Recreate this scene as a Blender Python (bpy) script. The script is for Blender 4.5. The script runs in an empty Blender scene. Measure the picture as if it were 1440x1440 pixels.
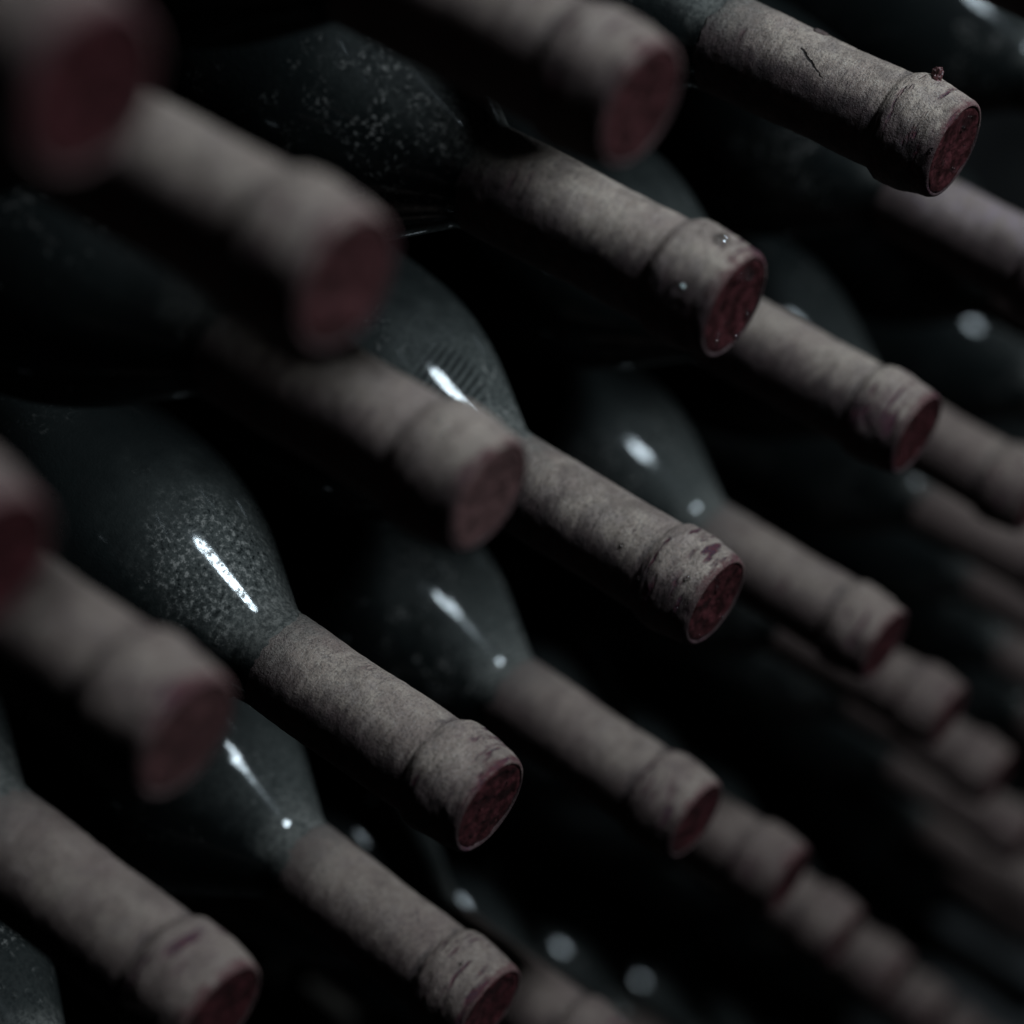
import bpy, math
import numpy as np
from mathutils import Matrix, Vector

scene = bpy.context.scene

# ---------------------------------------------------------------- camera
ZO = 0.90                       # height of the reference bottle tip above the cellar floor
cam_d = bpy.data.cameras.new('camera')
cam = bpy.data.objects.new('camera', cam_d)
scene.collection.objects.link(cam)
right = Vector((0.6338856, -0.76841144, 0.08793692))
cup = Vector((0.47805469, 0.47864147, 0.73645506))
back = right.cross(cup)
cam.matrix_world = Matrix(((right.x, cup.x, back.x, -0.44418),
                           (right.y, cup.y, back.y, -0.23365),
                           (right.z, cup.z, back.z, 0.47647 + ZO),
                           (0, 0, 0, 1)))
cam_d.sensor_width = 36.0
cam_d.lens = 82.5
cam_d.clip_start = 0.01
cam_d.clip_end = 50
cam_d.dof.use_dof = True
cam_d.dof.focus_distance = 0.655
cam_d.dof.aperture_fstop = 4.7
scene.camera = cam

# ---------------------------------------------------------------- world and lamp
world = bpy.data.worlds.new('World')
scene.world = world
world.use_nodes = True
bg = world.node_tree.nodes['Background']
bg.inputs['Color'].default_value = (0.5, 0.62, 0.7, 1)
bg.inputs['Strength'].default_value = 0.0008

def area_lamp(name, loc, aim, size, power, col):
    ld = bpy.data.lights.new(name, 'AREA')
    ld.shape = 'DISK'
    ld.size = size
    ld.energy = power
    ld.color = col
    lo = bpy.data.objects.new(name, ld)
    scene.collection.objects.link(lo)
    lo.location = loc
    lo.rotation_euler = (Vector(aim) - Vector(loc)).to_track_quat('-Z', 'Y').to_euler()
    return lo

CENTRE = Vector((0.03, 0.04, ZO + 0.03))
# one cool lamp hanging over the aisle in front of the stack
area_lamp('cellar_lamp', CENTRE + Vector((0.28, -0.45, 0.84)).normalized() * 1.15, CENTRE, 0.25, 15.5, (0.75, 0.90, 1.0))

scene.cycles.diffuse_bounces = 1
scene.cycles.glossy_bounces = 2
vs = scene.view_settings
vs.view_transform = 'Standard'
vs.look = 'None'
vs.gamma = 1
vs.exposure = 0
vs.use_curve_mapping = False

# ---------------------------------------------------------------- numpy noise
def _hash(ix, iy, iz, seed):
    h = (ix * 374761393 + iy * 668265263 + iz * 2147483647 + seed * 974711) & 0xffffffff
    h = ((h ^ (h >> 13)) * 1274126177) & 0xffffffff
    h = ((h ^ (h >> 16)) * 2246822519) & 0xffffffff
    return ((h ^ (h >> 15)) & 0xffff) / 65535.0 * 2 - 1

def vnoise(p, seed=0):
    i = np.floor(p).astype(np.int64)
    f = p - i
    f = f * f * f * (f * (f * 6 - 15) + 10)
    r = 0
    for dx in (0, 1):
        wx = f[:, 0] if dx else 1 - f[:, 0]
        for dy in (0, 1):
            wy = f[:, 1] if dy else 1 - f[:, 1]
            for dz in (0, 1):
                wz = f[:, 2] if dz else 1 - f[:, 2]
                r = r + wx * wy * wz * _hash(i[:, 0] + dx, i[:, 1] + dy, i[:, 2] + dz, seed)
    return r

def fbm(p, seed=0, octaves=3):
    r, a, s = 0, 1.0, 1.0
    for k in range(octaves):
        r = r + a * vnoise(p * s + 17.3 * k, seed + k)
        a *= 0.5
        s *= 2.03
    return r

def spline(tk, rk, t):
    tk, rk = np.array(tk, float), np.array(rk, float)
    h = np.diff(tk)
    d = np.diff(rk) / h
    m = np.zeros(len(tk))
    m[1:-1] = np.where(d[:-1] * d[1:] > 0, 2 * d[:-1] * d[1:] / np.where(d[:-1] + d[1:] == 0, 1, d[:-1] + d[1:]), 0)
    m[0], m[-1] = d[0], d[-1]
    k = np.clip(np.searchsorted(tk, t) - 1, 0, len(h) - 1)
    x = (t - tk[k]) / h[k]
    return ((2 * x**3 - 3 * x**2 + 1) * rk[k] + (x**3 - 2 * x**2 + x) * h[k] * m[k]
            + (-2 * x**3 + 3 * x**2) * rk[k + 1] + (x**3 - x**2) * h[k] * m[k + 1])

# ---------------------------------------------------------------- materials
def nt_new(name):
    m = bpy.data.materials.new(name)
    m.use_nodes = True
    nt = m.node_tree
    return m, nt, nt.nodes['Principled BSDF']

class G:
    """small node-graph helper"""
    def __init__(s, nt):
        s.nt = nt
    def n(s, t, **kw):
        nd = s.nt.nodes.new(t)
        for k, v in kw.items():
            setattr(nd, k, v)
        return nd
    def l(s, a, b):
        s.nt.links.new(a, b)
    def val(s, sock, v):
        if isinstance(v, bpy.types.NodeSocket):
            s.l(v, sock)
        else:
            sock.default_value = v
    def math(s, op, a, b=0.0, c=0.0, clamp=False):
        nd = s.n('ShaderNodeMath', operation=op, use_clamp=clamp)
        s.val(nd.inputs[0], a); s.val(nd.inputs[1], b); s.val(nd.inputs[2], c)
        return nd.outputs[0]
    def noise(s, vec, scale, detail=3, rough=0.55):
        nd = s.n('ShaderNodeTexNoise')
        s.l(vec, nd.inputs['Vector'])
        nd.inputs['Scale'].default_value = scale
        nd.inputs['Detail'].default_value = detail
        nd.inputs['Roughness'].default_value = rough
        return nd.outputs['Fac']
    def step(s, v, lo, hi, a=0.0, b=1.0):
        nd = s.n('ShaderNodeMapRange', interpolation_type='SMOOTHSTEP')
        s.val(nd.inputs['Value'], v)
        s.val(nd.inputs['From Min'], lo); s.val(nd.inputs['From Max'], hi)
        s.val(nd.inputs['To Min'], a); s.val(nd.inputs['To Max'], b)
        return nd.outputs['Result']
    def mix(s, f, a, b):
        nd = s.n('ShaderNodeMix', data_type='RGBA')
        s.val(nd.inputs['Factor'], f)
        s.val(nd.inputs['A'], a); s.val(nd.inputs['B'], b)
        return nd.outputs['Result']
    def scale(s, vec, v):
        nd = s.n('ShaderNodeVectorMath', operation='MULTIPLY')
        s.l(vec, nd.inputs[0]); nd.inputs[1].default_value = v
        return nd.outputs[0]
    def coords(s):
        """object coordinates in mm-free local metres, shifted by a random amount per object"""
        tc = s.n('ShaderNodeTexCoord'); oi = s.n('ShaderNodeObjectInfo')
        k = s.math('MULTIPLY', oi.outputs['Random'], 7.0)
        cb = s.n('ShaderNodeCombineXYZ')
        for i in range(3):
            s.l(k, cb.inputs[i])
        ad = s.n('ShaderNodeVectorMath', operation='ADD')
        s.l(tc.outputs['Object'], ad.inputs[0]); s.l(cb.outputs[0], ad.inputs[1])
        return tc.outputs['Object'], ad.outputs[0], oi.outputs['Random']
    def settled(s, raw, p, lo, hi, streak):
        """dust on the upper side with ragged strands, its falloff also painting shade down the flank"""
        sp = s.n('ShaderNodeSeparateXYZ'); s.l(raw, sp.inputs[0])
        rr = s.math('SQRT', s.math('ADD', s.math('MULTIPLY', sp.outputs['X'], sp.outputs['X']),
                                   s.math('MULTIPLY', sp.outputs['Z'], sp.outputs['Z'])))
        side = s.math('MULTIPLY_ADD', sp.outputs['X'], 0.309, s.math('MULTIPLY', sp.outputs['Z'], 0.951))   # turned off vertical so the dark flank paints side-light falloff
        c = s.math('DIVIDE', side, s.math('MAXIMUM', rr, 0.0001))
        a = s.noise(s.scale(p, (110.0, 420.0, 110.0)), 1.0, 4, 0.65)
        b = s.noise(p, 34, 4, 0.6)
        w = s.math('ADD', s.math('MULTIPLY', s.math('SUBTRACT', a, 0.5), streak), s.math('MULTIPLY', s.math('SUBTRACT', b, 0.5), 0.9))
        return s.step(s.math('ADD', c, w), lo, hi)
    def bump(s, h, dist, strength, nrm=None):
        b = s.n('ShaderNodeBump')
        s.l(h, b.inputs['Height'])
        b.inputs['Distance'].default_value = dist
        b.inputs['Strength'].default_value = strength
        if nrm is not None:
            s.l(nrm, b.inputs['Normal'])
        return b.outputs['Normal']

def C4(r, g, b):
    return (r, g, b, 1.0)

TIP = 0.19        # the tip of a bottle sits this far in front of its origin

def make_capsule_material(name='dusty_capsule', crack=None, tint=(0.405, 0.325, 0.268, 1.0)):
    m, nt, bs = nt_new(name)
    g = G(nt)
    raw, p, rnd = g.coords()
    sep = g.n('ShaderNodeSeparateXYZ'); g.l(raw, sep.inputs[0])
    along = g.math('MULTIPLY', g.math('ADD', sep.outputs['Y'], TIP), 1000.0)      # mm from tip
    amt = g.n('ShaderNodeAttribute', attribute_type='OBJECT', attribute_name='dust')
    amount = amt.outputs['Fac']
    broad = g.noise(p, 55, 3)
    mid = g.noise(p, 210, 4, 0.6)
    fine = g.noise(p, 1300, 3, 0.65)
    grain = g.noise(p, 2900, 2, 0.6)
    dust = g.mix(g.step(mid, 0.28, 0.74), C4(0.272, 0.208, 0.172), tint)
    dust = g.mix(g.step(g.noise(p, 125, 3, 0.6), 0.46, 0.64, 0.0, 0.5), dust, C4(0.240, 0.188, 0.172))
    # purple-brown bloom where the dust is thin
    thin = g.step(g.noise(p, 42, 4, 0.6), 0.44, 0.66)
    dust = g.mix(g.math('MULTIPLY', thin, 0.55), dust, C4(0.195, 0.134, 0.120))
    dust = g.mix(g.step(fine, 0.33, 0.53, 0.7, 0.0), dust, C4(0.062, 0.050, 0.047))     # grime pits
    pit = g.step(g.noise(g.scale(p, (1.0, 1.8, 1.0)), 300, 2, 0.7), 0.24, 0.31, 0.85, 0.0)
    dust = g.mix(pit, dust, C4(0.040, 0.030, 0.032))                                   # flaked spots
    dust = g.mix(g.step(grain, 0.57, 0.72, 0.0, 0.7), dust, C4(0.52, 0.48, 0.44))        # pale grit
    # the skirt is bedded in the same grey film as the shoulder
    bed = g.step(g.math('ADD', along, g.math('MULTIPLY', g.math('SUBTRACT', mid, 0.5), 26.0)), 60.0, 81.0)
    dust = g.mix(g.math('MULTIPLY', bed, 0.85), dust, g.mix(g.step(fine, 0.35, 0.6), C4(0.045, 0.045, 0.042), C4(0.115, 0.110, 0.100)))
    wl = g.noise(g.scale(p, (140.0, 330.0, 140.0)), 1.0, 2, 0.5)
    wl = g.math('MULTIPLY', g.step(g.math('ABSOLUTE', g.math('SUBTRACT', wl, 0.5)), 0.0, 0.022, 1.0, 0.0), g.step(broad, 0.42, 0.6))
    dust = g.mix(g.math('MULTIPLY', wl, 0.6), dust, C4(0.075, 0.055, 0.056))              # fine wrinkles
    gm = g.step(g.noise(p, 75, 5, 0.65), 0.47, 0.66, 0.0, 0.6)
    dust = g.mix(gm, dust, C4(0.120, 0.092, 0.080))                                     # darker grime smears
    cover_shade = g.math('MULTIPLY', g.settled(raw, p, 0.14, 0.86, 0.7), 1.0)
    bare_shaded = g.mix(g.step(mid, 0.35, 0.65), C4(0.030, 0.020, 0.021), C4(0.062, 0.040, 0.040))
    bare_shaded = g.mix(g.step(grain, 0.58, 0.72, 0.0, 0.5), bare_shaded, C4(0.20, 0.17, 0.155))
    dust = g.mix(cover_shade, bare_shaded, dust)  # dusty top; the dark underside also has shade painted in
    dust = g.mix(g.step(amount, 1.0, 0.4, 0.0, 0.75), dust, C4(0.094, 0.064, 0.057))      # thinner coat, also painting shaded and far bottles darker
    # worn creases near the lip showing dark purple foil
    st = g.scale(p, (70.0, 330.0, 70.0))
    cre = g.noise(st, 1.0, 3, 0.6)
    lip = g.math('MULTIPLY', g.step(along, 18.0, 24.0, 1.0, 0.0), g.step(broad, 0.36, 0.52))
    lip = g.math('MAXIMUM', lip, g.math('MULTIPLY', g.step(broad, 0.60, 0.70), 0.7))
    scf = g.n('ShaderNodeAttribute', attribute_type='OBJECT', attribute_name='scuff')
    top = g.step(along, 3.0, 22.0, 1.0, 0.35)
    crm = g.math('MULTIPLY', g.step(g.math('MULTIPLY_ADD', g.math('MULTIPLY', scf.outputs['Fac'], top), 0.05, cre), 0.55, 0.66), lip)
    dust = g.mix(crm, dust, g.mix(g.step(fine, 0.4, 0.6), C4(0.042, 0.024, 0.036), C4(0.080, 0.024, 0.031)))
    # dirt packed in the groove behind the collar
    gj = g.math('ADD', along, g.math('MULTIPLY', g.math('SUBTRACT', mid, 0.5), 5.0))
    gr = g.math('MULTIPLY', g.math('MULTIPLY', g.step(gj, 18.8, 20.6), g.step(gj, 21.6, 23.6, 1.0, 0.0)), g.step(g.noise(p, 130, 3), 0.45, 0.65, 0.0, 0.6))
    dust = g.mix(gr, dust, C4(0.040, 0.030, 0.032))
    # a crack: dark line along a two-leg path
    crk = None
    if crack:
        for a, b in ((crack[0], crack[1]), (crack[1], crack[2])):
            a, b = Vector(a), Vector(b)
            u = (b - a)
            wob = g.n('ShaderNodeTexNoise'); g.l(p, wob.inputs['Vector']); wob.inputs['Scale'].default_value = 450
            ws = g.n('ShaderNodeVectorMath', operation='MULTIPLY_ADD')
            g.l(wob.outputs['Color'], ws.inputs[0]); ws.inputs[1].default_value = (0.0014,) * 3
            sv = g.n('ShaderNodeVectorMath', operation='SUBTRACT'); g.l(raw, sv.inputs[0]); sv.inputs[1].default_value = a + Vector((0.0007,) * 3)
            g.l(sv.outputs[0], ws.inputs[2])
            dt = g.n('ShaderNodeVectorMath', operation='DOT_PRODUCT'); g.l(ws.outputs[0], dt.inputs[0]); dt.inputs[1].default_value = u / u.length_squared
            k = g.math('ADD', dt.outputs['Value'], 0.0, clamp=True)
            pr = g.n('ShaderNodeVectorMath', operation='SCALE'); pr.inputs[0].default_value = u; g.l(k, pr.inputs['Scale'])
            dd = g.n('ShaderNodeVectorMath', operation='DISTANCE'); g.l(ws.outputs[0], dd.inputs[0]); g.l(pr.outputs[0], dd.inputs[1])
            ln = g.step(dd.outputs['Value'], 0.00022, 0.00050, 1.0, 0.0)
            crk = ln if crk is None else g.math('MAXIMUM', crk, ln)
        dust = g.mix(crk, dust, C4(0.02, 0.016, 0.015))
    # rim worn to red, its underside darkened by the same painted shading
    edge = g.math('MULTIPLY', g.step(g.math('ADD', along, g.math('MULTIPLY', g.math('SUBTRACT', mid, 0.5), 9.0)), 0.4, 3.4, 1.0, 0.0),
                  g.step(fine, 0.35, 0.6, 0.45, 0.95))
    dust = g.mix(g.math('MULTIPLY', edge, g.math('MULTIPLY_ADD', cover_shade, 0.3, 0.7)), dust, g.mix(cover_shade, C4(0.024, 0.008, 0.009), C4(0.085, 0.030, 0.033)))
    # torn skirt: brown dirt by the lower end of the capsule
    sk = g.math('MULTIPLY', g.step(along, 78.0, 82.0), g.step(mid, 0.44, 0.56))
    dust = g.mix(g.math('MULTIPLY', sk, 0.7), dust, C4(0.07, 0.05, 0.048))
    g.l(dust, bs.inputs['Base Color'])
    bs.inputs['Roughness'].default_value = 0.82
    bs.inputs['Specular IOR Level'].default_value = 0.18
    wr = g.noise(g.scale(p, (90.0, 260.0, 90.0)), 1.0, 3, 0.6)
    h = g.math('ADD', g.math('MULTIPLY', fine, 0.45), g.math('MULTIPLY', wr, 1.0))
    h = g.math('ADD', h, g.math('MULTIPLY', grain, 0.25))
    h = g.math('SUBTRACT', h, g.math('MULTIPLY', crm, 0.45))
    if crk is not None:
        h = g.math('SUBTRACT', h, g.math('MULTIPLY', crk, 1.2))
    g.l(g.bump(h, 0.0012, 0.9), bs.inputs['Normal'])
    return m

def make_face_material():
    m, nt, bs = nt_new('red_wax')
    g = G(nt)
    raw, p, rnd = g.coords()
    mid = g.noise(p, 240, 4, 0.6)
    fine = g.noise(p, 800, 3, 0.6)
    col = g.mix(g.step(mid, 0.35, 0.68), C4(0.014, 0.004, 0.004), C4(0.050, 0.009, 0.011))
    col = g.mix(g.step(fine, 0.62, 0.75, 0.0, 0.45), col, C4(0.16, 0.055, 0.055))
    amt = g.n('ShaderNodeAttribute', attribute_type='OBJECT', attribute_name='dust')
    col = g.mix(g.math('MULTIPLY', amt.outputs['Fac'], g.step(mid, 0.3, 0.7, 0.45, 1.0)), col, C4(0.150, 0.092, 0.084))
    g.l(col, bs.inputs['Base Color'])
    g.l(g.step(mid, 0.3, 0.7, 0.36, 0.62), bs.inputs['Roughness'])
    bs.inputs['Specular IOR Level'].default_value = 0.3
    h = g.math('ADD', g.math('MULTIPLY', mid, 1.0), g.math('MULTIPLY', fine, 0.5))
    g.l(g.bump(h, 0.0009, 0.8), bs.inputs['Normal'])
    return m

def make_glass_material(name, finger=None, speck=None):
    m, nt, bs = nt_new(name)
    g = G(nt)
    raw, p, rnd = g.coords()
    broad = g.noise(p, 26, 3)
    mid = g.noise(p, 130, 4, 0.6)
    fine = g.noise(p, 620, 4, 0.7)
    grain = g.noise(p, 1500, 2, 0.6)
    amt = g.n('ShaderNodeAttribute', attribute_type='OBJECT', attribute_name='dust')
    amount = amt.outputs['Fac']
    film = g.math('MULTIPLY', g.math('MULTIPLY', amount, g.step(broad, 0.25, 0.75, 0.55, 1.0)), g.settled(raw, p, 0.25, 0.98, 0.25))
    film = g.math('MULTIPLY', film, g.step(mid, 0.30, 0.65, 0.72, 1.0))
    # film fades along the bodies, painting in the shade of the row above
    sp0 = g.n('ShaderNodeSeparateXYZ'); g.l(raw, sp0.inputs[0])
    al0 = g.math('MULTIPLY', g.math('ADD', sp0.outputs['Y'], TIP), 1000.0)
    body_shade = g.step(g.math('ADD', al0, g.math('MULTIPLY', g.math('SUBTRACT', mid, 0.5), 40.0)), 98.0, 142.0, 1.0, 0.12)
    film = g.math('MULTIPLY', film, body_shade)
    patch = g.step(g.math('ADD', g.math('MULTIPLY', broad, 0.6), g.math('MULTIPLY', mid, 0.4)), 0.50, 0.60)
    if speck:
        sv = g.n('ShaderNodeVectorMath', operation='DISTANCE')
        g.l(raw, sv.inputs[0]); sv.inputs[1].default_value = speck[0]
        near = g.step(g.math('ADD', sv.outputs['Value'], g.math('MULTIPLY', g.math('SUBTRACT', mid, 0.5), 0.03)),
                      speck[1] * 0.5, speck[1], 1.0, 0.0)
        patch = g.math('MAXIMUM', g.math('MULTIPLY', patch, 0.4), near)
    spk = g.math('MULTIPLY', g.math('MULTIPLY', g.step(fine, 0.52, 0.66), patch), g.math('MULTIPLY_ADD', body_shade, 0.75, 0.25))
    hole = g.math('MULTIPLY', g.step(fine, 0.34, 0.46, 1.0, 0.0), g.math('ADD', g.math('MULTIPLY', patch, 0.85), 0.12))
    film = g.math('MULTIPLY', film, g.math('SUBTRACT', 1.0, hole))
    if finger:
        # ridges of a fingerprint wiped into the dust
        (fx, fy, fz), (dx, dy, dz), rad = finger
        cb = g.n('ShaderNodeVectorMath', operation='SUBTRACT')
        g.l(raw, cb.inputs[0]); cb.inputs[1].default_value = (fx, fy, fz)
        ln = g.n('ShaderNodeVectorMath', operation='LENGTH'); g.l(cb.outputs[0], ln.inputs[0])
        dt = g.n('ShaderNodeVectorMath', operation='DOT_PRODUCT')
        g.l(cb.outputs[0], dt.inputs[0]); dt.inputs[1].default_value = (dx, dy, dz)
        ph = g.math('ADD', g.math('MULTIPLY', dt.outputs['Value'], 2 * math.pi / 0.0026),
                    g.math('MULTIPLY', mid, 2.5))
        rid = g.step(g.math('SINE', ph), -0.2, 0.5)
        ms = g.step(g.math('ADD', ln.outputs['Value'], g.math('MULTIPLY', g.math('SUBTRACT', mid, 0.5), 0.006)),
                    rad * 0.65, rad, 1.0, 0.0)
        rid = g.math('MULTIPLY', g.math('MULTIPLY', rid, ms), g.step(fine, 0.3, 0.55, 0.45, 1.0))
        hole = g.math('MAXIMUM', hole, g.math('MULTIPLY', rid, 0.9))
        film = g.math('MULTIPLY', film, g.math('SUBTRACT', 1.0, g.math('MULTIPLY', rid, 0.9)))
    col = g.mix(film, C4(0.003, 0.004, 0.004), C4(0.040, 0.043, 0.040))
    sep = g.n('ShaderNodeSeparateXYZ'); g.l(raw, sep.inputs[0])
    al = g.math('MULTIPLY', g.math('ADD', sep.outputs['Y'], TIP), 1000.0)
    nk = g.step(g.math('ADD', al, g.math('MULTIPLY', g.math('SUBTRACT', mid, 0.5), 30.0)), 84.0, 128.0, 1.0, 0.0)
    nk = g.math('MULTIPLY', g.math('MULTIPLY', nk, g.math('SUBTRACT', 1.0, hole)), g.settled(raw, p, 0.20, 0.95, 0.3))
    col = g.mix(g.math('MULTIPLY', g.math('MULTIPLY', nk, amount), 0.8), col, g.mix(g.step(fine, 0.38, 0.6), C4(0.034, 0.036, 0.034), C4(0.078, 0.080, 0.074)))
    root = g.step(g.math('ADD', al, g.math('MULTIPLY', g.math('SUBTRACT', mid, 0.5), 18.0)), 80.0, 94.0, 1.0, 0.0)
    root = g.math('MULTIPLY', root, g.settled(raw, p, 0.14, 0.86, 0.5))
    col = g.mix(g.math('MULTIPLY', root, 0.8), col, g.mix(g.step(fine, 0.36, 0.6), C4(0.045, 0.045, 0.042), C4(0.115, 0.110, 0.100)))
    col = g.mix(g.math('MULTIPLY', spk, 0.6), col, C4(0.22, 0.205, 0.19))
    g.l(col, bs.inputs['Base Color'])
    bs.inputs['Roughness'].default_value = 0.7
    bs.inputs['Specular IOR Level'].default_value = 0.06
    gloss = g.step(amount, 0.1, 0.6, 0.45, 1.0)
    g.l(g.math('MULTIPLY', g.math('MULTIPLY', gloss, g.math('SUBTRACT', 1.0, g.math('MULTIPLY', spk, 0.9))), g.math('MULTIPLY', g.step(mid, 0.35, 0.62, 0.65, 0.42), g.step(fine, 0.35, 0.6, 1.0, 0.45))), bs.inputs['Coat Weight'])
    bs.inputs['Coat Roughness'].default_value = 0.085
    bs.inputs['Coat IOR'].default_value = 1.5
    g.l(g.bump(g.math('ADD', fine, g.math('MULTIPLY', grain, 0.5)), 0.0004, 0.5), bs.inputs['Normal'])
    g.l(g.bump(mid, 0.0002, 0.12), bs.inputs['Coat Normal'])
    return m

def plain(name, col, rough, noise_scale, var=0.5, spec=0.5, bump=0.001):
    m, nt, bs = nt_new(name)
    g = G(nt)
    raw, p, rnd = g.coords()
    nz = g.noise(p, noise_scale, 4, 0.6)
    c = g.mix(g.step(nz, 0.3, 0.7), C4(*[v * (1 - var) for v in col]), C4(*[min(1, v * (1 + var)) for v in col]))
    g.l(c, bs.inputs['Base Color'])
    bs.inputs['Roughness'].default_value = rough
    bs.inputs['Specular IOR Level'].default_value = spec
    g.l(g.bump(nz, bump, 0.6), bs.inputs['Normal'])
    return m

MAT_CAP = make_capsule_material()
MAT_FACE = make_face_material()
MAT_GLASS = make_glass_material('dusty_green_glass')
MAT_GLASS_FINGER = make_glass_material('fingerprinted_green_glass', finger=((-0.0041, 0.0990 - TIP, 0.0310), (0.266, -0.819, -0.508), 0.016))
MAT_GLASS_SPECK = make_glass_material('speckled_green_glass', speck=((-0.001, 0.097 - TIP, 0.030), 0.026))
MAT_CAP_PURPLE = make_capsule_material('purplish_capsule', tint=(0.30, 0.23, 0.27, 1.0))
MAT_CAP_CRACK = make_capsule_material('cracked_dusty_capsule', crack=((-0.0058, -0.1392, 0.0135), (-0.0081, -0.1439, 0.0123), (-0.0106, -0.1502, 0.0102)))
MAT_CRUMB = plain('dried_wax', (0.10, 0.035, 0.035), 0.45, 700)
MAT_WOOD = plain('old_lath_wood', (0.035, 0.028, 0.022), 0.85, 60)
MAT_STONE = plain('damp_stone', (0.03, 0.03, 0.03), 0.8, 12)
mdrop, ntd, bsd = nt_new('water')
gd = G(ntd)
rw, pd, _r = gd.coords()
gd.l(gd.mix(gd.noise(pd, 400), C4(0.9, 0.93, 0.95), C4(0.97, 0.98, 1)), bsd.inputs['Base Color'])
bsd.inputs['Transmission Weight'].default_value = 1.0
bsd.inputs['Roughness'].default_value = 0.0
bsd.inputs['IOR'].default_value = 1.7
MAT_DROP = mdrop

# ---------------------------------------------------------------- mesh builders
def grid_mesh(name, V, rows, cols, cap_start=None, cap_end=None, mat=None):
    """V: (rows*cols,3) rings around Y; closed around; optional centre points"""
    V = [V]
    n = rows * cols
    i = np.arange(rows - 1)[:, None] * cols
    j = np.arange(cols)[None, :]
    j2 = (j + 1) % cols
    quads = np.stack([i + j, i + j2, i + cols + j2, i + cols + j], -1).reshape(-1, 4)
    tris = []
    if cap_start is not None:
        V.append(np.array([cap_start])); c = n; n += 1
        jj = np.arange(cols)
        tris.append(np.stack([np.full(cols, c), (jj + 1) % cols, jj], -1))
    if cap_end is not None:
        V.append(np.array([cap_end])); c = n; n += 1
        jj = np.arange(cols) + (rows - 1) * cols
        tris.append(np.stack([np.full(cols, c), jj, (np.arange(cols) + 1) % cols + (rows - 1) * cols], -1))
    V = np.concatenate(V)
    faces = quads.tolist() + [t for a in tris for t in a.tolist()]
    me = bpy.data.meshes.new(name)
    me.from_pydata(V.tolist(), [], faces)
    me.polygons.foreach_set('use_smooth', [True] * len(me.polygons))
    me.materials.append(mat)
    me.update()
    return me

def rings(t, r, cols):
    a = np.linspace(0, 2 * math.pi, cols, endpoint=False)
    T = np.repeat(t, cols); R = np.repeat(r, cols); A = np.tile(a, len(t))
    return T, R, A

CAP_T = [0.9, 0.25, 0.15, 0.6, 1.6, 4, 8, 12, 15, 17.5, 19.5, 21.2, 25, 42, 62, 80.5]
CAP_R = [12.9, 13.3, 13.8, 14.4, 14.9, 15.3, 15.9, 16.4, 16.6, 16.4, 15.6, 14.75, 14.8, 14.6, 14.9, 14.95]

def capsule_mesh(seed, nt_, cols, hole=None):
    # parametrise by knot index so that the rim keeps its points
    kk = np.arange(len(CAP_T), dtype=float)
    dens = np.array([1, 1, 1, 1, 2, 4, 5, 4, 4, 4, 4, 5, 9, 12, 12], float)
    cum = np.concatenate([[0], np.cumsum(dens)])
    q = np.interp(np.linspace(0, cum[-1], nt_), cum, kk)
    t = np.interp(q, kk, CAP_T)
    mono = spline(kk, CAP_R, q)
    T, R, A = rings(t, mono, cols)
    X, Z = R * np.cos(A), R * np.sin(A)
    P = np.stack([X, T, Z], 1)
    off = seed * 13.7
    low = fbm(P / 22.0 + off, seed, 2)
    crum = fbm(np.stack([X / 6.0, T / 3.6, Z / 6.0], 1) + off, seed + 50, 3)
    fine = fbm(P / 2.0 + off, seed + 90, 2)
    lipw = np.clip((22 - T) / 4, 0, 1) * np.clip(T / 2, 0, 1)
    dr = 0.34 * low * np.clip(T / 3, 0, 1) + (0.06 + 0.20 * lipw) * crum * np.clip(T / 1.5, 0.15, 1) + 0.07 * fine * np.clip(T, 0.2, 1)
    R2 = R + dr
    # ragged skirt at the shoulder end
    rag = fbm(np.stack([np.cos(A) * 3, np.sin(A) * 3, A * 0], 1) + off, seed + 7, 3)
    T2 = T + np.clip((T - 60) / 21, 0, 1) * (1.6 * rag) + 0.25 * low * np.clip(1 - T / 3, 0, 1)
    V = np.stack([R2 * np.cos(A), T2 / 1, R2 * np.sin(A)], 1)
    # inner return of the skirt
    a = np.linspace(0, 2 * math.pi, cols, endpoint=False)
    last = V[-cols:].copy()
    last[:, 0] = 13.6 * np.cos(a); last[:, 2] = 13.6 * np.sin(a); last[:, 1] += 0.2
    V = np.concatenate([V, last])
    V /= 1000.0
    V[:, 1] -= TIP
    return grid_mesh('capsule', V, nt_ + 1, cols, mat=MAT_CAP)

def face_mesh(seed, nr, cols, dent=0.0):
    r = np.linspace(0.4, 13.35, nr)
    T, R, A = rings(r * 0, r, cols)
    P = np.stack([R * np.cos(A), T, R * np.sin(A)], 1)
    n1 = fbm(P / 4.0 + seed * 3.1, seed + 11, 3)
    n2 = fbm(P / 1.3 + seed * 3.1, seed + 31, 2)
    T = 0.75 + 0.28 * n1 + 0.10 * n2 + 0.25 * np.cos(R / 13.35 * math.pi) - 0.18 * np.exp(-((R - 11.6) / 0.9) ** 2)
    if dent:
        T = T - dent * np.exp(-(((P[:, 0] - 2) / 4.0) ** 2 + ((P[:, 2] - 2) / 4.5) ** 2))
    T = np.where(R > 12.9, 0.85, T)
    V = np.stack([P[:, 0], T, P[:, 2]], 1) / 1000.0
    V[:, 1] -= TIP
    return grid_mesh('cap_face', V, nr, cols, cap_start=(0, (0.75 + 0.25) / 1000 - TIP, 0), mat=MAT_FACE)

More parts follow.
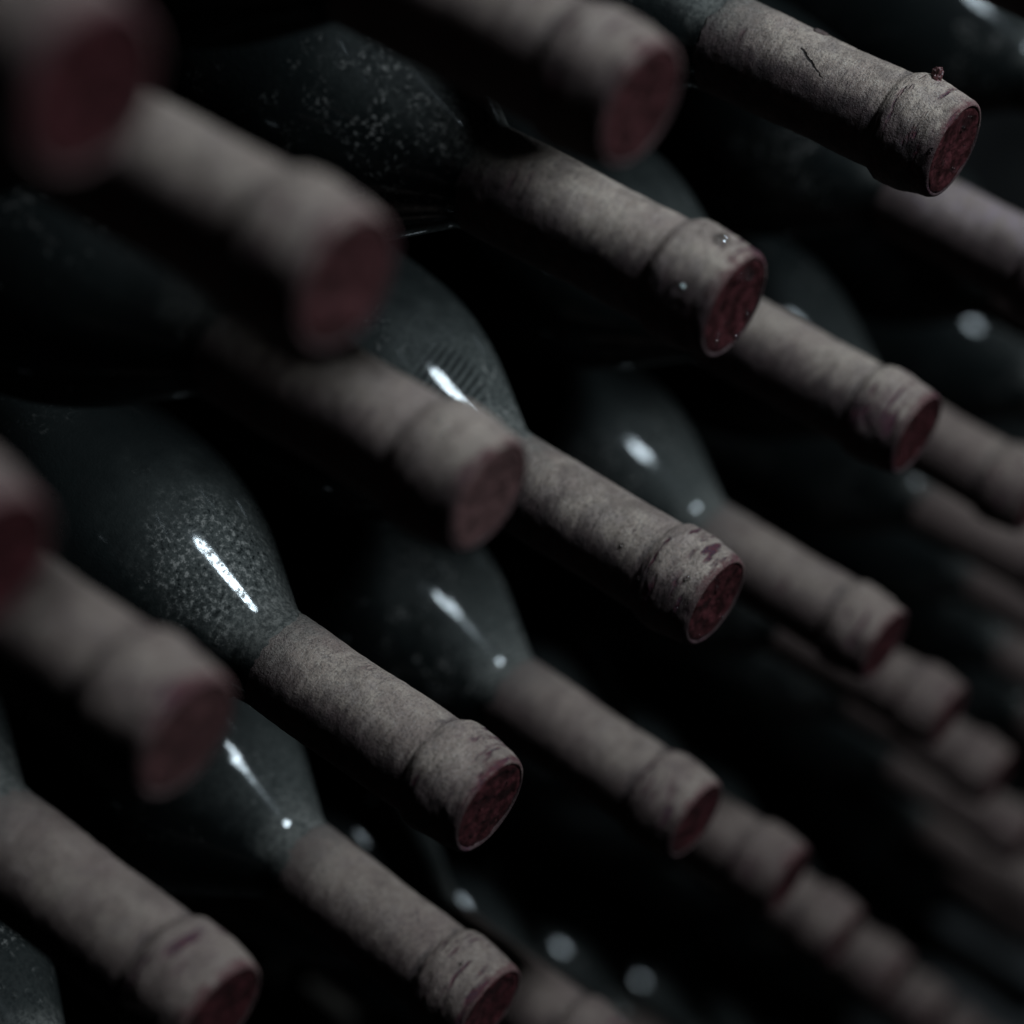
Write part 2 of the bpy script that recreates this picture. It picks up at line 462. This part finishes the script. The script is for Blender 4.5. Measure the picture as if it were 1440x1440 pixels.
GL_T = [62, 70, 77, 83, 86, 88, 92, 96, 100, 104, 108, 114, 122, 132, 145, 165, 190, 210, 230]
GL_R = [13.7, 14.0, 14.7, 15.3, 16.7, 18.0, 20.6, 23.2, 25.8, 28.4, 30.9, 34.2, 37.8, 40.8, 42.8, 44.7, 46.1, 46.3, 46.3]

def glass_mesh(step, cols):
    t = np.concatenate([np.arange(62, 215, step), [224, 262, 275, 281, 285, 288, 289.5]])
    r = np.where(t <= 225, spline(GL_T, GL_R, np.minimum(t, 229)), 46.3)
    r[-4:] = [45.6, 44.2, 41.0, 36.0]
    r[-5] = 46.2
    # base with a punt
    t = np.concatenate([t, [287, 276, 264, 256]])
    r = np.concatenate([r, [31, 26, 17, 7]])
    T, R, A = rings(t, r, cols)
    V = np.stack([R * np.cos(A), T, R * np.sin(A)], 1) / 1000.0
    V[:, 1] -= TIP
    return grid_mesh('glass_body', V, len(t), cols, cap_start=(0, 0.062 - TIP, 0), cap_end=(0, 0.254 - TIP, 0), mat=MAT_GLASS)

GLASS_HI = glass_mesh(1.0, 192)
GLASS_LO = glass_mesh(2.5, 96)

def obj(name, me, parent=None):
    o = bpy.data.objects.new(name, me)
    scene.collection.objects.link(o)
    if parent is not None:
        o.parent = parent
    return o

def surf_point(t, ang, lift=0.0):
    """local point and normal on the capsule, t mm from tip, ang in degrees: 0 = up, 90 = +X"""
    kk = np.arange(len(CAP_T), dtype=float)
    q = float(np.interp(t, sorted(CAP_T[2:]), kk[2:]))
    r = float(spline(kk, CAP_R, np.array([q]))[0]) + lift
    a = math.radians(ang)
    nrm = Vector((math.sin(a), 0, math.cos(a)))
    return Vector((nrm.x * r, t, nrm.z * r)) / 1000.0 - Vector((0, TIP, 0)), nrm

def bead_mesh(name, rad, height, mat, seed, lumpy):
    """flattened dome; local +Z up"""
    nr, cols = 9, 20
    a = np.linspace(0, math.pi / 2 * 1.12, nr)[::-1]
    T, R, A = rings(np.cos(a) * height, np.sin(a) * rad, cols)
    P = np.stack([R * np.cos(A), R * np.sin(A), T], 1)
    if lumpy:
        k = 1 + lumpy * fbm(P / (rad * 0.7) + seed, seed, 2)[:, None]
        P = P * k
    return grid_mesh(name, P[:-cols], nr - 1, cols, cap_end=(0, 0, float(height)), mat=mat)

DROP = bead_mesh('water_drop', 0.0009, 0.0007, MAT_DROP, 1, 0)
DROP_F = bead_mesh('water_drop', 0.0009, 0.0009, MAT_DROP, 1, 0)

def stick(parent, me, name, loc, nrm, sc=1.0):
    o = obj(name, me, parent)
    o.location = loc
    o.rotation_euler = Vector(nrm).to_track_quat('Z', 'Y').to_euler()
    o.scale = (sc, sc, sc)
    return o

# ---------------------------------------------------------------- bottles
GROUP = 'dusty wine bottles lying in the stack'
bottles = {}
# dust per bottle, also lowered to paint shaded and far bottles darker
GLASS_DUST_SHADE = dict(A=0.9, B=0.5, C=1.0, D=0.95, G=0.75, H=0.75, E=0.65, F=0.5, L=0.08, N=0.1, I=0.15, O=0.4, A2=0.25, T=0.25, T2=0.2, J=0.1, K=0.1, M=0.1)
CAP_DUST_SHADE = dict(A=0.95, B=0.97, C=0.86, D=0.82, F=0.85, I=0.78, J=0.70, K=0.70, L=0.58, M=0.3, N=0.4, O=0.62, E=0.66, G=0.64, H=0.64, T=0.8, R=0.6)

def bottle(key, x, z, label, hi=False, yaw=0.0, pitch=0.0, y=0.0, seed=None, dent=0.0):
    """x, z: tip position in mm; yaw/pitch in degrees swing the neck"""
    seed = seed if seed is not None else len(bottles) + 3
    yaw += 1.2 * math.sin(seed * 12.9)
    pitch += 0.7 * math.sin(seed * 7.3 + 1)
    e = bpy.data.objects.new('wine_bottle', None)
    scene.collection.objects.link(e)
    R = Matrix.Rotation(math.radians(yaw), 3, 'Z') @ Matrix.Rotation(math.radians(pitch), 3, 'X') @ Matrix.Rotation(seed * 0.0, 3, 'Y')
    tip = Vector((x / 1000, y / 1000, z / 1000 + ZO))
    e.location = tip + R @ Vector((0, TIP, 0))
    e.rotation_euler = R.to_euler()
    e.empty_display_size = 0.03
    e['label'] = label
    e['category'] = 'bottle'
    e['group'] = GROUP
    g = obj('glass_body', GLASS_HI if hi else GLASS_LO, e)
    c = obj('capsule', capsule_mesh(seed, 150 if hi else 70, 176 if hi else 80), e)
    f = obj('cap_face', face_mesh(seed, 40 if hi else 16, 128 if hi else 48, dent), e)
    g['dust'] = GLASS_DUST_SHADE.get(key, 0.25)  # value carries painted shade as well as dust
    c['dust'] = CAP_DUST_SHADE.get(key, 0.46)
    f['dust'] = dict(I=0.42, J=0.10, K=0.06, L=0.22).get(key, 0.0)
    c['scuff'] = dict(G=1.0, C=0.8, E=0.8, D=0.5, F=0.7).get(key, 0.0)
    bottles[key] = dict(root=e, glass=g, capsule=c, face=f)
    return e

W = 'dusty wine bottle '
# the layer of the crumb-topped bottle
bottle('A', 85.6, 118.9, W + 'with a dark crumb on its lip and a crack in its capsule', True)
bottle('B', -22.2, 121.1, W + 'with two water drops on its lip, beside the crumb-topped bottle', True)
bottle('I', -118.9, 117.9, W + 'in the crumb-topped bottle\'s layer, second away from it', True)
bottle('L', -215.4, 112.6, W + 'with a pale dent in its red cap, third from the crumb-topped bottle', dent=1.2)
bottle('A2', 195, 118, W + 'just beyond the crumb-topped bottle, only its green shoulder showing')
# the layer of the fingerprinted bottle
bottle('O', -205.4, 6.1, W + 'with a wrinkled lip, second from the fingerprinted bottle in its layer', True)
bottle('D', -103.3, -4.0, W + 'with dust-speckled shoulder, beside the fingerprinted bottle', True)
bottle('C', 0, 0, W + 'with a fingerprint in its shoulder dust and purple lip creases', True)
bottle('F', 112.5, -3.0, W + 'directly below the crumb-topped bottle, purple scuffs along its lip', True)
bottle('T', 222, -3, W + 'with a purplish capsule, next past the one below the crumb-topped bottle')
bottle('T2', 330, 0, W + 'second past the one directly below the crumb-topped bottle')
# one layer lower
bottle('E0', -200, -112, W + 'directly below the wrinkle-lipped bottle, only a bit of shoulder showing')
bottle('E', -89.8, -109.2, W + 'directly below the dust-speckled one, red scuffs on its lip', True)
bottle('G', 17.4, -113.9, W + 'with a red-worn lip, directly below the fingerprinted bottle', True)
bottle('H', 134.4, -116.6, W + 'two layers below the crumb-topped bottle, with a smooth lip', True)
bottle('R', 245, -117, W + 'beside the smooth-lipped bottle two layers below the crumb-topped one')
bottle('R2', 355, -117, W + 'in the red-worn-lip bottle\'s layer, third away from it')
# lower layers
low = [
    (-8, -225, 'first'), (104.9, -225.1, 'second'), (223.2, -225, 'third'), (335, -226, 'fourth'), (445, -226, 'fifth'),
]
for k, (x, z, w) in enumerate(low):
    bottle('P5%d' % k, x, z, W + '%s in the first layer under the red-worn-lip bottle\'s layer' % w)
low = [(66, -336, 'first'), (181.4, -334.1, 'second'), (315.2, -340, 'third'), (430, -340, 'fourth')]
for k, (x, z, w) in enumerate(low):
    bottle('P6%d' % k, x, z, W + '%s in the second layer under the red-worn-lip bottle\'s layer' % w)
low = [(153, -450, 'first'), (263.8, -447.1, 'second'), (394.4, -455, 'third'), (505, -452, 'fourth'), (615, -452, 'fifth')]
for k, (x, z, w) in enumerate(low):
    bottle('P7%d' % k, x, z, W + '%s in the third layer under the red-worn-lip bottle\'s layer' % w)
low = [(242, -567, 'first'), (351.8, -567, 'second'), (470, -570, 'third'), (590, -570, 'fourth')]
for k, (x, z, w) in enumerate(low):
    bottle('P8%d' % k, x, z, W + '%s in the fourth layer under the red-worn-lip bottle\'s layer' % w)
low = [(330, -685, 'first'), (440, -685, 'second'), (555, -685, 'third'), (670, -685, 'fourth')]
for k, (x, z, w) in enumerate(low):
    bottle('P9%d' % k, x, z, W + '%s in the fifth layer under the red-worn-lip bottle\'s layer' % w)
low = [(420, -802, 'first'), (530, -802, 'second'), (645, -802, 'third'), (760, -802, 'fourth')]
for k, (x, z, w) in enumerate(low):
    bottle('P10%d' % k, x, z, W + '%s in the sixth layer under the red-worn-lip bottle\'s layer' % w)
# nested layers above
bottle('N', -261.4, 192.8, W + 'nested just above the bottle with the dented cap')
bottle('J', -172.5, 206.9, W + 'nested between and above the dented-cap bottle and its neighbour', pitch=-1.5)
bottle('K', -78.9, 205.5, W + 'nested above the water-drop bottle, cap hanging over its shoulder')
bottle('K2', 13, 224, y=8, pitch=-5.5, yaw=-2.5, label=W + 'lying above the water-drop bottle, its neck tipped upward')
bottle('M', -234.9, 276.3, W + 'with its cap in deep shade, second highest of the stack')
bottle('M3', -220, 356, y=-58, label=W + 'added out of sight and pulled forward to shade the one below, highest of the stack')  # unseen bottle, added to cast shade on the one beneath

def reskin(o, mat):
    o.material_slots[0].link = 'OBJECT'
    o.material_slots[0].material = mat
reskin(bottles['C']['glass'], MAT_GLASS_FINGER)
reskin(bottles['D']['glass'], MAT_GLASS_SPECK)
reskin(bottles['A']['capsule'], MAT_CAP_CRACK)
reskin(bottles['T']['capsule'], MAT_CAP_PURPLE)

# ---------------------------------------------------------------- small things stuck to the bottles
def drop(key, t, ang, sc=1.0):
    p, n = surf_point(t, ang, 0.05)
    stick(bottles[key]['root'], DROP, 'water_drop', p, n, sc)

def face_drop(key, x, z, sc=0.7):
    stick(bottles[key]['root'], DROP_F, 'water_drop', (x / 1000, 0.0007 - TIP, z / 1000), (0, -1, 0), sc)

drop('B', 8.2, 5, 2.5)
drop('B', 9.2, -59, 2.2)
for q in ((0.2, 8.6), (5.3, 7.1), (7.5, -6.5), (-6.1, -8.8), (3.8, -12)):
    face_drop('B', *q, sc=1.25)
for q in ((6.5, 7.5), (3.4, -8.3), (3.4, 5.6)):
    face_drop('A', *q, sc=1.0)
for q in ((0, 5.5), (5, -10), (-5.8, -10.5)):
    face_drop('C', *q, sc=0.9)
rg = np.random.default_rng(4)
for kx in 'ABCDFG':
    for _ in range(7):
        rr, aa = 11 * math.sqrt(rg.random()), rg.random() * 2 * math.pi
        face_drop(kx, rr * math.cos(aa), rr * math.sin(aa), sc=0.35 + 0.3 * rg.random())
drop('A', 1.2, -66, 0.8)
drop('C', 29, -43, 0.9); drop('C', 19, -61, 1.0); drop('C', 5.9, -37, 1.0); drop('C', 4.9, -73, 0.9)
drop('E', 10.6, -12, 0.8)
drop('I', 14.5, -8, 0.8); drop('I', 10.8, -17, 0.8)

# crumb of dried wax on the lip of A, in three lumps joined as one part
def crumb_mesh():
    parts, faces, n = [], [], 0
    for (cx, cy, cz, rad, h, sd) in ((0, 0, 0, 0.0017, 0.0022, 4), (-0.0007, 0.0006, 0.0012, 0.0010, 0.0030, 9), (0.0011, -0.0004, 0.0010, 0.0008, 0.0024, 15)):
        b = bead_mesh('tmp', rad, h, MAT_CRUMB, sd, 0.28)
        for v in b.vertices:
            parts.append((v.co.x + cx, v.co.y + cy, v.co.z + cz))
        for pl in b.polygons:
            faces.append([i + n for i in pl.vertices])
        n += len(b.vertices)
        bpy.data.meshes.remove(b)
    me = bpy.data.meshes.new('wax_crumb')
    me.from_pydata(parts, [], faces)
    me.materials.append(MAT_CRUMB)
    me.update()
    return me
p, nrm = surf_point(13, 18, -0.3)
stick(bottles['A']['root'], crumb_mesh(), 'wax_crumb', p, nrm, 1.0)
p, nrm = surf_point(51.7, 24, -0.2)
stick(bottles['A']['root'], bead_mesh('dust_lump', 0.0022, 0.0007, MAT_CAP, 21, 0.3), 'dust_lump', p, nrm)

# ---------------------------------------------------------------- laths between the layers, and the floor
def box(name, x0, x1, y0, y1, z0, z1, mat, parent=None):
    b = 0.0012
    V, Fc = [], []
    me = bpy.data.meshes.new(name)
    import bmesh
    bm = bmesh.new()
    bmesh.ops.create_cube(bm, size=1)
    for v in bm.verts:
        v.co = Vector(((x0 + x1) / 2 + v.co.x * (x1 - x0), (y0 + y1) / 2 + v.co.y * (y1 - y0), (z0 + z1) / 2 + v.co.z * (z1 - z0)))
    bmesh.ops.bevel(bm, geom=list(bm.edges), offset=b, segments=2, affect='EDGES')
    bm.to_mesh(me); bm.free()
    me.materials.append(mat)
    return obj(name, me, parent)

layers = [('A', 'B', 'I', 'L', 'A2'), ('O', 'D', 'C', 'F', 'T', 'T2'), ('E0', 'E', 'G', 'H', 'R', 'R2'),
          tuple('P5%d' % k for k in range(5)), tuple('P6%d' % k for k in range(4)), tuple('P7%d' % k for k in range(5)),
          tuple('P8%d' % k for k in range(4)), tuple('P9%d' % k for k in range(4)), tuple('P10%d' % k for k in range(4))]
BR = 0.0463
words = ['under the crumb-topped bottle\'s layer', 'under the fingerprinted bottle\'s layer', 'under the red-worn-lip bottle\'s layer',
         'under the first layer below the red-worn-lip one', 'under the second layer below the red-worn-lip one',
         'under the third layer below the red-worn-lip one', 'under the fourth layer below the red-worn-lip one', 'under the fifth layer below the red-worn-lip one', 'beneath the lowest layer of bottles']
for k, lay in enumerate(layers):
    zs = [bottles[b]['root'].location.z for b in lay]
    xs = [bottles[b]['root'].location.x for b in lay]
    top = min(zs) - BR - 0.0002
    if k + 1 < len(layers):
        nx = layers[k + 1]
        bot = max(bottles[b]['root'].location.z for b in nx) + BR + 0.0002
        xs += [bottles[b]['root'].location.x for b in nx]
    else:
        bot = 0.004
    for (y0, y1, w) in ((0.205, 0.235, 'front'), (0.255, 0.28, 'back')):
        o = box('lath', min(xs) - 0.06, max(xs) + 0.06, y0, y1, bot, top, MAT_WOOD)
        o['label'] = 'dark wooden lath %s, %s one' % (words[k], 'nearer the caps' if w == 'front' else 'nearer the bottle bases')
        o['category'] = 'lath'
        o['group'] = 'laths between the bottle layers'
fl = box('floor', -1.6, 2.2, -1.6, 1.6, -0.05, 0.003, MAT_STONE)
fl['kind'] = 'structure'
